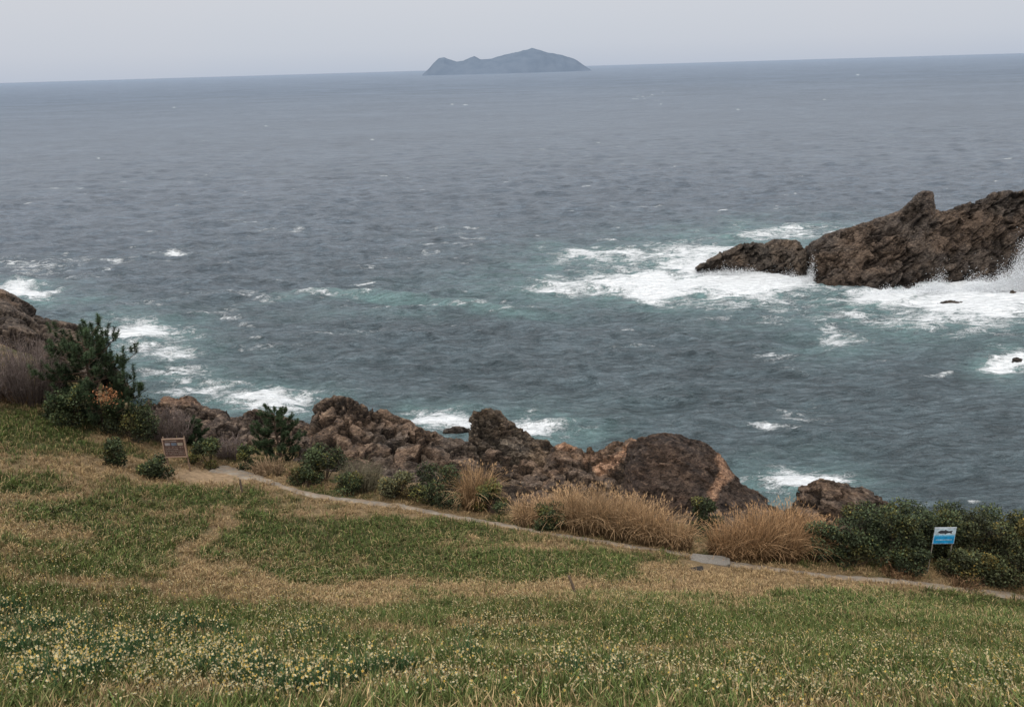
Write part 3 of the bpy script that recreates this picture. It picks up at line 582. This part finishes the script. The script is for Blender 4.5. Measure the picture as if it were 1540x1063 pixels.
SH=[(177,703,50,50,'small round dark green shrub left of the framed notice board'),
(235,719,50,40,'low dark green shrub just in front and left of the framed notice board'),
(316,700,62,42,'dark green shrub right behind the framed notice board'),
(373,705,30,36,'tiny dark green shrub at the start of the path'),
(205,665,90,70,'dense dark shrub under the right side of the large pine'),
(110,640,90,60,'dense dark shrub under the left side of the large pine'),
(490,722,80,54,'dark green shrub at the foot of the long rock ridge'),
(462,732,46,28,'low green shrub hugging the path below the long rock ridge'),
(525,742,50,30,'small green shrub between the path and the leafless grey shrub'),
(598,750,66,42,'rounded olive green shrub beside the path left of the tall straw clump'),
(658,758,80,66,'large dark green shrub immediately left of the lone straw coloured clump'),
(742,772,54,50,'dark green shrub immediately right of the lone straw coloured clump'),
(830,796,54,54,'dark green shrub half hidden in the middle dry grass thicket'),
(1056,800,54,56,'dark green shrub in the gap between the two dry grass thickets'),
(1232,846,60,66,'dark green shrub at the left end of the right hand bushes'),
(1285,850,90,84,'wide dark green shrub left of the blue and white sign'),
(1345,848,80,92,'tall dark green shrub directly behind and left of the blue and white sign'),
(1300,832,90,84,'dark shrub at the back of the right hand bushes below the squat boulder'),
(1405,838,100,84,'dark green shrub directly behind the blue and white sign'),
(1462,850,100,92,'broad olive green shrub right of the blue and white sign'),
(1520,876,100,116,'tall olive green shrub at the right edge above the path'),
(1585,885,90,112,'olive green shrub cut by the right edge of the picture'),
(1480,880,90,44,'low green shrub at the path edge right of the blue and white sign'),
(1370,820,110,72,'dark shrub at the back of the bushes, behind the blue and white sign'),
(1450,822,120,72,'dark shrub on the seaward side of the bushes right of the blue and white sign'),
(1440,872,60,50,'dark green shrub just right of the foot of the blue and white sign'),
(1365,862,60,46,'dark green shrub just left of the foot of the blue and white sign')]
for i,(px,py,w,h,lab) in enumerate(SH):
    tone=(.056,.074,.032) if i<14 else ((.048,.064,.030) if i in (14,15,16,17,18,23,24,26) else (.072,.082,.037))
    if i==9: tone=(.11,.11,.055)
    shrub(px,py,w,h,lab,seed=i,tone=tone)
def bare(px,py,wpx,hpx,label,seed,col=(.19,.15,.135),n_=150):
    r=np.random.RandomState(seed+70); b=hit(px,py); dep=proj(b)[2]; w=wpx*dep/F/2;h=hpx*dep/F*1.1; root=empty('bare_shrub',b,label,'shrub'); mb=MB(); tw=MB()
    for i in range(n_):
        a=r.uniform(0,6.28);s=w*math.sqrt(r.rand()); x,y=s*math.cos(a),s*math.sin(a)*.7; hh=h*r.uniform(.6,1.05)*(1-.3*s/w); c=np.array(col)*r.uniform(.6,1.3)
        p0=np.array([x*.5,y*.5,-.1]);p1=np.array([x*.8,y*.8,hh*.5])+r.normal(0,.06,3);p2=np.array([x,y,hh])+r.normal(0,.1,3)
        mb.tube([p0,p1,p2],[.02,.014,.006],4,tuple(c))
        for _ in range(7):
            s0=r.uniform(.3,1); q=p0+(p2-p0)*s0; e=q+np.array([r.normal(0,.22),r.normal(0,.22),r.uniform(.1,.4)]); tw.tube([q,e],[.008,.004],3,tuple(c*1.1))
    mb.build('branches',M_bark,root); tw.build('twigs',M_bark,root)['kind']='stuff'
bare(40,600,170,96,'leafless brown thicket at the left edge beside the large pine',1,n_=420)
bare(-40,610,120,110,'leafless brown thicket cut by the left edge',2,n_=200)
bare(258,668,80,60,'leafless greyish brown shrub between the large pine and the notice board',3,n_=150)
bare(545,738,70,48,'leafless grey twiggy shrub below the long rock ridge',4,(.17,.15,.10),n_=130)
bare(345,690,50,34,'small leafless brown shrub right of the notice board',5,n_=90)
def needle_tuft(r,n_=30,L=.27):
    v=[];f=[];c=[]
    for i in range(n_):
        a=r.uniform(0,6.28);el=r.uniform(-.1,1.4);d=np.array([math.cos(a)*math.cos(el),math.sin(a)*math.cos(el),math.sin(el)]);q=np.cross(d,r.normal(0,1,3));q/=np.linalg.norm(q);k=len(v);l=L*r.uniform(.7,1.1)
        v+=[tuple(-q*.017),tuple(q*.017),tuple(d*l)];f.append((k,k+1,k+2));c+=[(.6,)*3]*2+[(1.25,)*3]
    return np.array(v),np.array(f),np.array(c)
def pine(px,py,hpx,wpx,label,seed,nb=46,name='pine_tree',lean=(.0,.0)):
    r=np.random.RandomState(seed+40); b=hit(px,py); dep=proj(b)[2]; h=hpx*dep/F*1.08; w=wpx*dep/F/2; root=empty(name,b,label,'tree'); S=h/6
    mb=MB(); tr=[np.array([lean[0]*s*h+.06*math.sin(s*7),lean[1]*s*h,s*h*.88-.2]) for s in np.linspace(0,1,9)]; mb.tube(tr,[.16*S*(1-s*.85) for s in np.linspace(0,1,9)],8,(.09,.065,.05)); mb.build('trunk',M_bark,root,True)
    lb=MB(); P_=[]
    for i in range(nb):
        s=.06+.90*(i+r.rand())/nb; base=np.array([np.interp(s,np.linspace(0,1,9),[t_[q] for t_ in tr]) for q in range(3)])
        a=i*2.4+r.normal(0,.25); reach=w*(1.18-.62*s**1.8)*r.uniform(.6,1.05)
        e1=base+np.array([math.cos(a)*reach*.6,math.sin(a)*reach*.6,reach*.15]); e2=base+np.array([math.cos(a)*reach,math.sin(a)*reach,reach*.28+h*.04])
        lb.tube([base,e1,e2],[.045*S,.03*S,.012*S],5,(.10,.07,.05))
        for k in range(max(4,int(12*reach/w))):
            u=r.uniform(.3,1.05); q=base+(e1-base)*min(u/.6,1)*1. if u<.6 else e1+(e2-e1)*((u-.6)/.4)
            off=r.normal(0,.10*w*.5,3)*np.array([1,1,.4]); q=q+off; top=q+np.array([math.cos(a)*.1+r.normal(0,.06),math.sin(a)*.1+r.normal(0,.06),r.uniform(.20,.60)*S])
            lb.tube([q-off*.9,q,top],[.012*S,.010*S,.006*S],3,(.10,.07,.05))
            for m in range(5): P_.append((*(q+(top-q)*m/4.),u))
    for m in range(8): P_.append((*(tr[-1]+np.array([0,0,m*.08*S])),1))
    lb.build('limbs',M_bark,root)
    P_=np.array(P_); m_=len(P_); pr=[needle_tuft(r) for _ in range(4)]
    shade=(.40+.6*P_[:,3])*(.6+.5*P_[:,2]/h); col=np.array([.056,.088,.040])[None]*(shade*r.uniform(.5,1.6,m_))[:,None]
    V,Fq,C=scat(pr,P_[:,:3],r.uniform(0,6.28,m_),np.full(m_,1.0*max(.75,S))*r.uniform(.7,1.1,m_)*.85,col,r.randint(0,4,m_)); mesh('crown',V,Fq,M_leaf,col=C,parent=root)
    return root,b,dep
root,b,dep=pine(152,640,156,152,'large dark green pine with upright shoots on the left hillside',3,nb=54)
r=np.random.RandomState(5); q=np.array(P(160,595,b[1]-2.6))-b; pts=q+r.normal(0,1,(260,3))*np.array([.34,.16,.26]); V,Fq,C=leaves(pts,.16,np.array([.36,.16,.07])*r.uniform(.5,1.3,(260,1)),r,elong=4); d_=mesh('dead_branch',V,Fq,M_leaf,col=C,parent=root); d_['label']='rusty orange dead branch'; d_['kind']='stuff'
pine(422,694,90,72,'young dark green pine in front of the rocks beside the rock ridge',2,nb=36)
pine(294,672,46,44,'very small pine behind the framed notice board',3,nb=22)
# ------------------------------------------------------------------ signs
def sign_left():
    b=hit(269,706); dep=proj(b)[2]; u=dep/F; w=34*u; hh=31*u; root=empty('notice_board',b,'brown wooden framed notice board standing on two posts at the left','sign',rz=math.radians(0)); z0=19*u*1.1
    for s in(-1,1):
        mb=MB(); mb.tube([(s*w*.46,.07,-.3),(s*w*.46,.07,z0+hh+.06)],[.045,.045],8,(.20,.14,.10)); mb.tube([(s*w*.46,.07,z0+hh+.06),(s*w*.46,.07,z0+hh+.09)],[.045,.001],8,(.16,.11,.08)); mb.build('post',M_wood,root)
    mb=MB(); mb.box((0,-.005,z0+hh/2),(w*.92,.03,hh*.92),(.095,.06,.05)); p=mb.build('panel',M_paint,root)
    mb=MB(); c=(.31,.215,.16)
    mb.box((0,-.02,z0+hh-.03),(w,.07,.06),c); mb.box((0,-.02,z0+.03),(w,.07,.06),c)
    for s in(-1,1): mb.box((s*(w/2-.03),-.02,z0+hh/2),(.06,.065,hh-.125),c)
    mb.build('frame',M_wood,root)
    mb=MB(); yy=-.024; r=random.Random(4)
    mb.box((-w*.12,yy,z0+hh*.86),(w*.5,.006,.035),(.26,.22,.20))
    for k in range(5):
        x=-w*.42
        while x<w*.38:
            l=r.uniform(.025,.06)
            if r.random()<.7: mb.box((x+l/2,yy,z0+hh*(.53-.09*k)),(l*.6,.006,.022),(.32,.28,.25))
            x+=l
    mb.build('lettering',M_paint,p)
    mb=MB()
    for x,c in((-w*.28,(.26,.24,.25)),(0,(.13,.16,.21)),(w*.27,(.28,.24,.19))): mb.box((x,yy,z0+hh*.70),(w*.23,.006,hh*.14),c)
    mb.build('pictures',M_paint,p)
sign_left()
def sign_right():
    b=hit(1410,862); dep=proj(b)[2]; u=dep/F; w=31*u; hh=24*u/.88; z0=46*u/.88; root=empty('information_sign',b,'blue and white sign with a dark whale shape on two thin posts beside the path','sign',rz=math.radians(-2))
    for s in(-1,1):
        mb=MB(); mb.tube([(s*w*.46,.045,-.3),(s*w*.46,.045,z0+hh-.02)],[.026,.026],8,(.26,.23,.20)); mb.build('post',M_wood,root)
    mb=MB(); mb.box((0,0,z0+hh/2),(w,.03,hh),(.52,.64,.74)); p=mb.build('panel',M_paint,root)
    mb=MB(); mb.box((0,-.018,z0+hh*.235),(w*.96,.006,hh*.43),(.02,.30,.62)); mb.box((0,-.018,z0+hh*.50),(w*.96,.006,hh*.08),(.10,.44,.70)); mb.build('blue_band',M_paint,p)
    body=[(-.34,.70),(-.30,.79),(-.2,.84),(-.05,.83),(.02,.89),(.06,.83),(.2,.77),(.28,.82),(.36,.82),(.30,.74),(.33,.64),(.24,.69),(.1,.66),(.0,.60),(-.03,.66),(-.2,.64)]
    v=[(x*w,-.022,z0+hh*y) for x,y in body]; cen=(0,-.022,z0+hh*.75); vv=[cen]+v; ff=[(0,i+1,(i+1)%len(v)+1) for i in range(len(v))]
    mesh('whale_picture',vv,ff,M_paint,col=np.tile((.05,.055,.07),(len(vv),1)),parent=p)
    mb=MB(); x=-w*.38; r=random.Random(9)
    while x<w*.36:
        l=r.uniform(.04,.07); mb.box((x+l/2,-.024,z0+hh*.25),(l*.75,.006,.05),(.4,.6,.72)); x+=l+.01
    mb.build('lettering',M_paint,p)
    mb=MB(); mb.box((0,-.004,z0+hh-.008),(w+.03,.045,.018),(.5,.54,.58)); mb.box((0,-.004,z0+.008),(w+.03,.045,.018),(.3,.36,.42)); mb.build('frame',M_paint,root)
sign_right()
def stake(px,py,h,r_,label,lean=(0,0),c=(.22,.17,.12)):
    b=hit(px,py); mb=MB(); mb.tube([(0,0,-.2),(lean[0]*h*.5,lean[1]*h*.5,h*.5),(lean[0]*h,lean[1]*h,h)],[r_,r_*.95,r_*.8],8,c); mb.tube([(lean[0]*h,lean[1]*h,h),(lean[0]*h,lean[1]*h,h+.02)],[r_*.8,.001],8,c)
    o=mb.build('wooden_stake',M_wood); o.location=tuple(b); tag(o,label,'post')
stake(364,741,.75,.055,'short wooden stake beside the start of the path',c=(.13,.10,.08))
stake(868,896,.75,.045,'leaning wooden stake in the tan grass near the middle',(-.35,0),c=(.16,.12,.09))
def slab(px,py,L,Wd,T,rz,c,label,name='stone_slab',dz=0,ring=None):
    b=hit(px,py); n_=len(ring); V=[];C=[];Fq=[]
    for s,z,q in((1.0,-T,.4),(1.0,-.03,.7),(.96,0,1.),(.0,.015,1.05)):
        for x,y in ring: V.append((x*s*L/2,y*s*Wd/2,z+dz+.05*x)); C.append(tuple(k*q for k in c))
    for k in range(3):
        for i in range(n_): Fq.append([k*n_+i,k*n_+(i+1)%n_,(k+1)*n_+(i+1)%n_,(k+1)*n_+i])
    o=mesh(name,V,Fq,M_wood,col=np.array(C)); o.location=tuple(b); o.rotation_euler.z=rz; tag(o,label,'stone')
slab(1068,845,1.8,.75,.4,-.3,(.215,.195,.17),'flat grey brown stone slab at the path edge below the dry grass',dz=.16,ring=[(-1,-.55),(-.85,-1),(-.1,-.9),(.75,-1),(1,-.5),(.95,.6),(.6,1),(-.3,.9),(-.9,1),(-1.05,.3)])
slab(1046,860,.7,.4,.5,.1,(.035,.03,.027),'dark block standing in for the shaded gap under the left front edge of the slab','dark_gap_block',dz=.14,ring=[(-1,-.8),(-.2,-1),(.9,-.8),(1,.7),(.2,1),(-.9,.9)])  # near-black block put in for the shade of the gap below the slab
# ------------------------------------------------------------------ spray
r=np.random.RandomState(77); sv=[]
def spray(cx,cy,w,h,n_,Yoff=0,s=.10):
    b=onz(cx,cy,0); Y=b[1]+Yoff; dep=proj(b)[2]
    x=b[0]+r.normal(0,w*dep/F/2,n_); z=np.abs(r.normal(0,1,n_))**1.3*h*dep/F/2*np.exp(-((x-b[0])/(w*dep/F))**2)*(.25+1.5*fbm(x/.9,0.,0.,3,55)**1.5); y=Y+r.normal(0,.7,n_); p=np.stack([x,y,z],1)
    sv.append(leaves(p,s,np.tile((.86,.88,.90),(n_,1)),r,elong=1.2))
spray(1540,430,50,60,46000,-1.5,.10); spray(1490,434,60,24,26000,-1,.10); spray(1400,434,30,20,6000,-1,.09); spray(1217,420,5,30,1200,-.6,.09); spray(1100,410,70,10,6000,-1,.10); spray(1350,438,60,7,3500,-1,.09); spray(1190,420,36,10,3000,-1,.09); spray(690,640,20,10,600,1,.06); spray(1180,728,24,10,500,1,.06)
off=0;VV=[];FF=[];CC=[]
for v,f,c in sv: VV.append(v);FF.append(f+off);CC.append(c);off+=len(v)
o=mesh('sea_spray',np.concatenate(VV),np.concatenate(FF),M_paint,col=np.concatenate(CC)); tag(o,'white spray thrown up where waves hit the rocks','spray',kind='stuff')
# ------------------------------------------------------------------ light
w=bpy.data.worlds.new('World'); scene.world=w; w.use_nodes=True; nt=w.node_tree; bg=nt.nodes['Background']
tc=N(nt,'ShaderNodeTexCoord'); sx=N(nt,'ShaderNodeSeparateXYZ'); nt.links.new(tc.outputs['Generated'],sx.inputs[0])
rp=N(nt,'ShaderNodeValToRGB'); nt.links.new(sx.outputs['Z'],rp.inputs[0]); e=rp.color_ramp.elements
e[0].position=0;e[0].color=(.50,.555,.655,1);e[1].position=1;e[1].color=(1.5,1.52,1.55,1)
for p_,c_ in((.025,(.565,.605,.685)),(.10,(.65,.665,.71)),(.3,(.94,.96,1.0))):
    q=e.new(p_);q.color=c_+(1,)
cn=noise(nt,tc.outputs['Generated'],2.2,5,.5); cm=mixc(nt,mapr(nt,cn,.35,.65,0,.16),rp.outputs[0],(.66,.635,.67))
sky=N(nt,'ShaderNodeTexSky'); sky.sky_type='NISHITA'; sky.sun_disc=False; sky.sun_elevation=math.radians(50); sky.sun_rotation=math.radians(200)
fin=mixc(nt,.05,cm,vscale(nt,sky.outputs[0],.1)); nt.links.new(fin,bg.inputs['Color']); bg.inputs['Strength'].default_value=1.0
sd=bpy.data.lights.new('sun','SUN'); sd.energy=1.45; sd.angle=math.radians(18); sd.color=(1,.95,.87); so=bpy.data.objects.new('sun',sd); COL.objects.link(so)
so.rotation_euler=(math.radians(38),math.radians(-14),0)
print('verts',sum(len(m.vertices) for m in bpy.data.meshes))
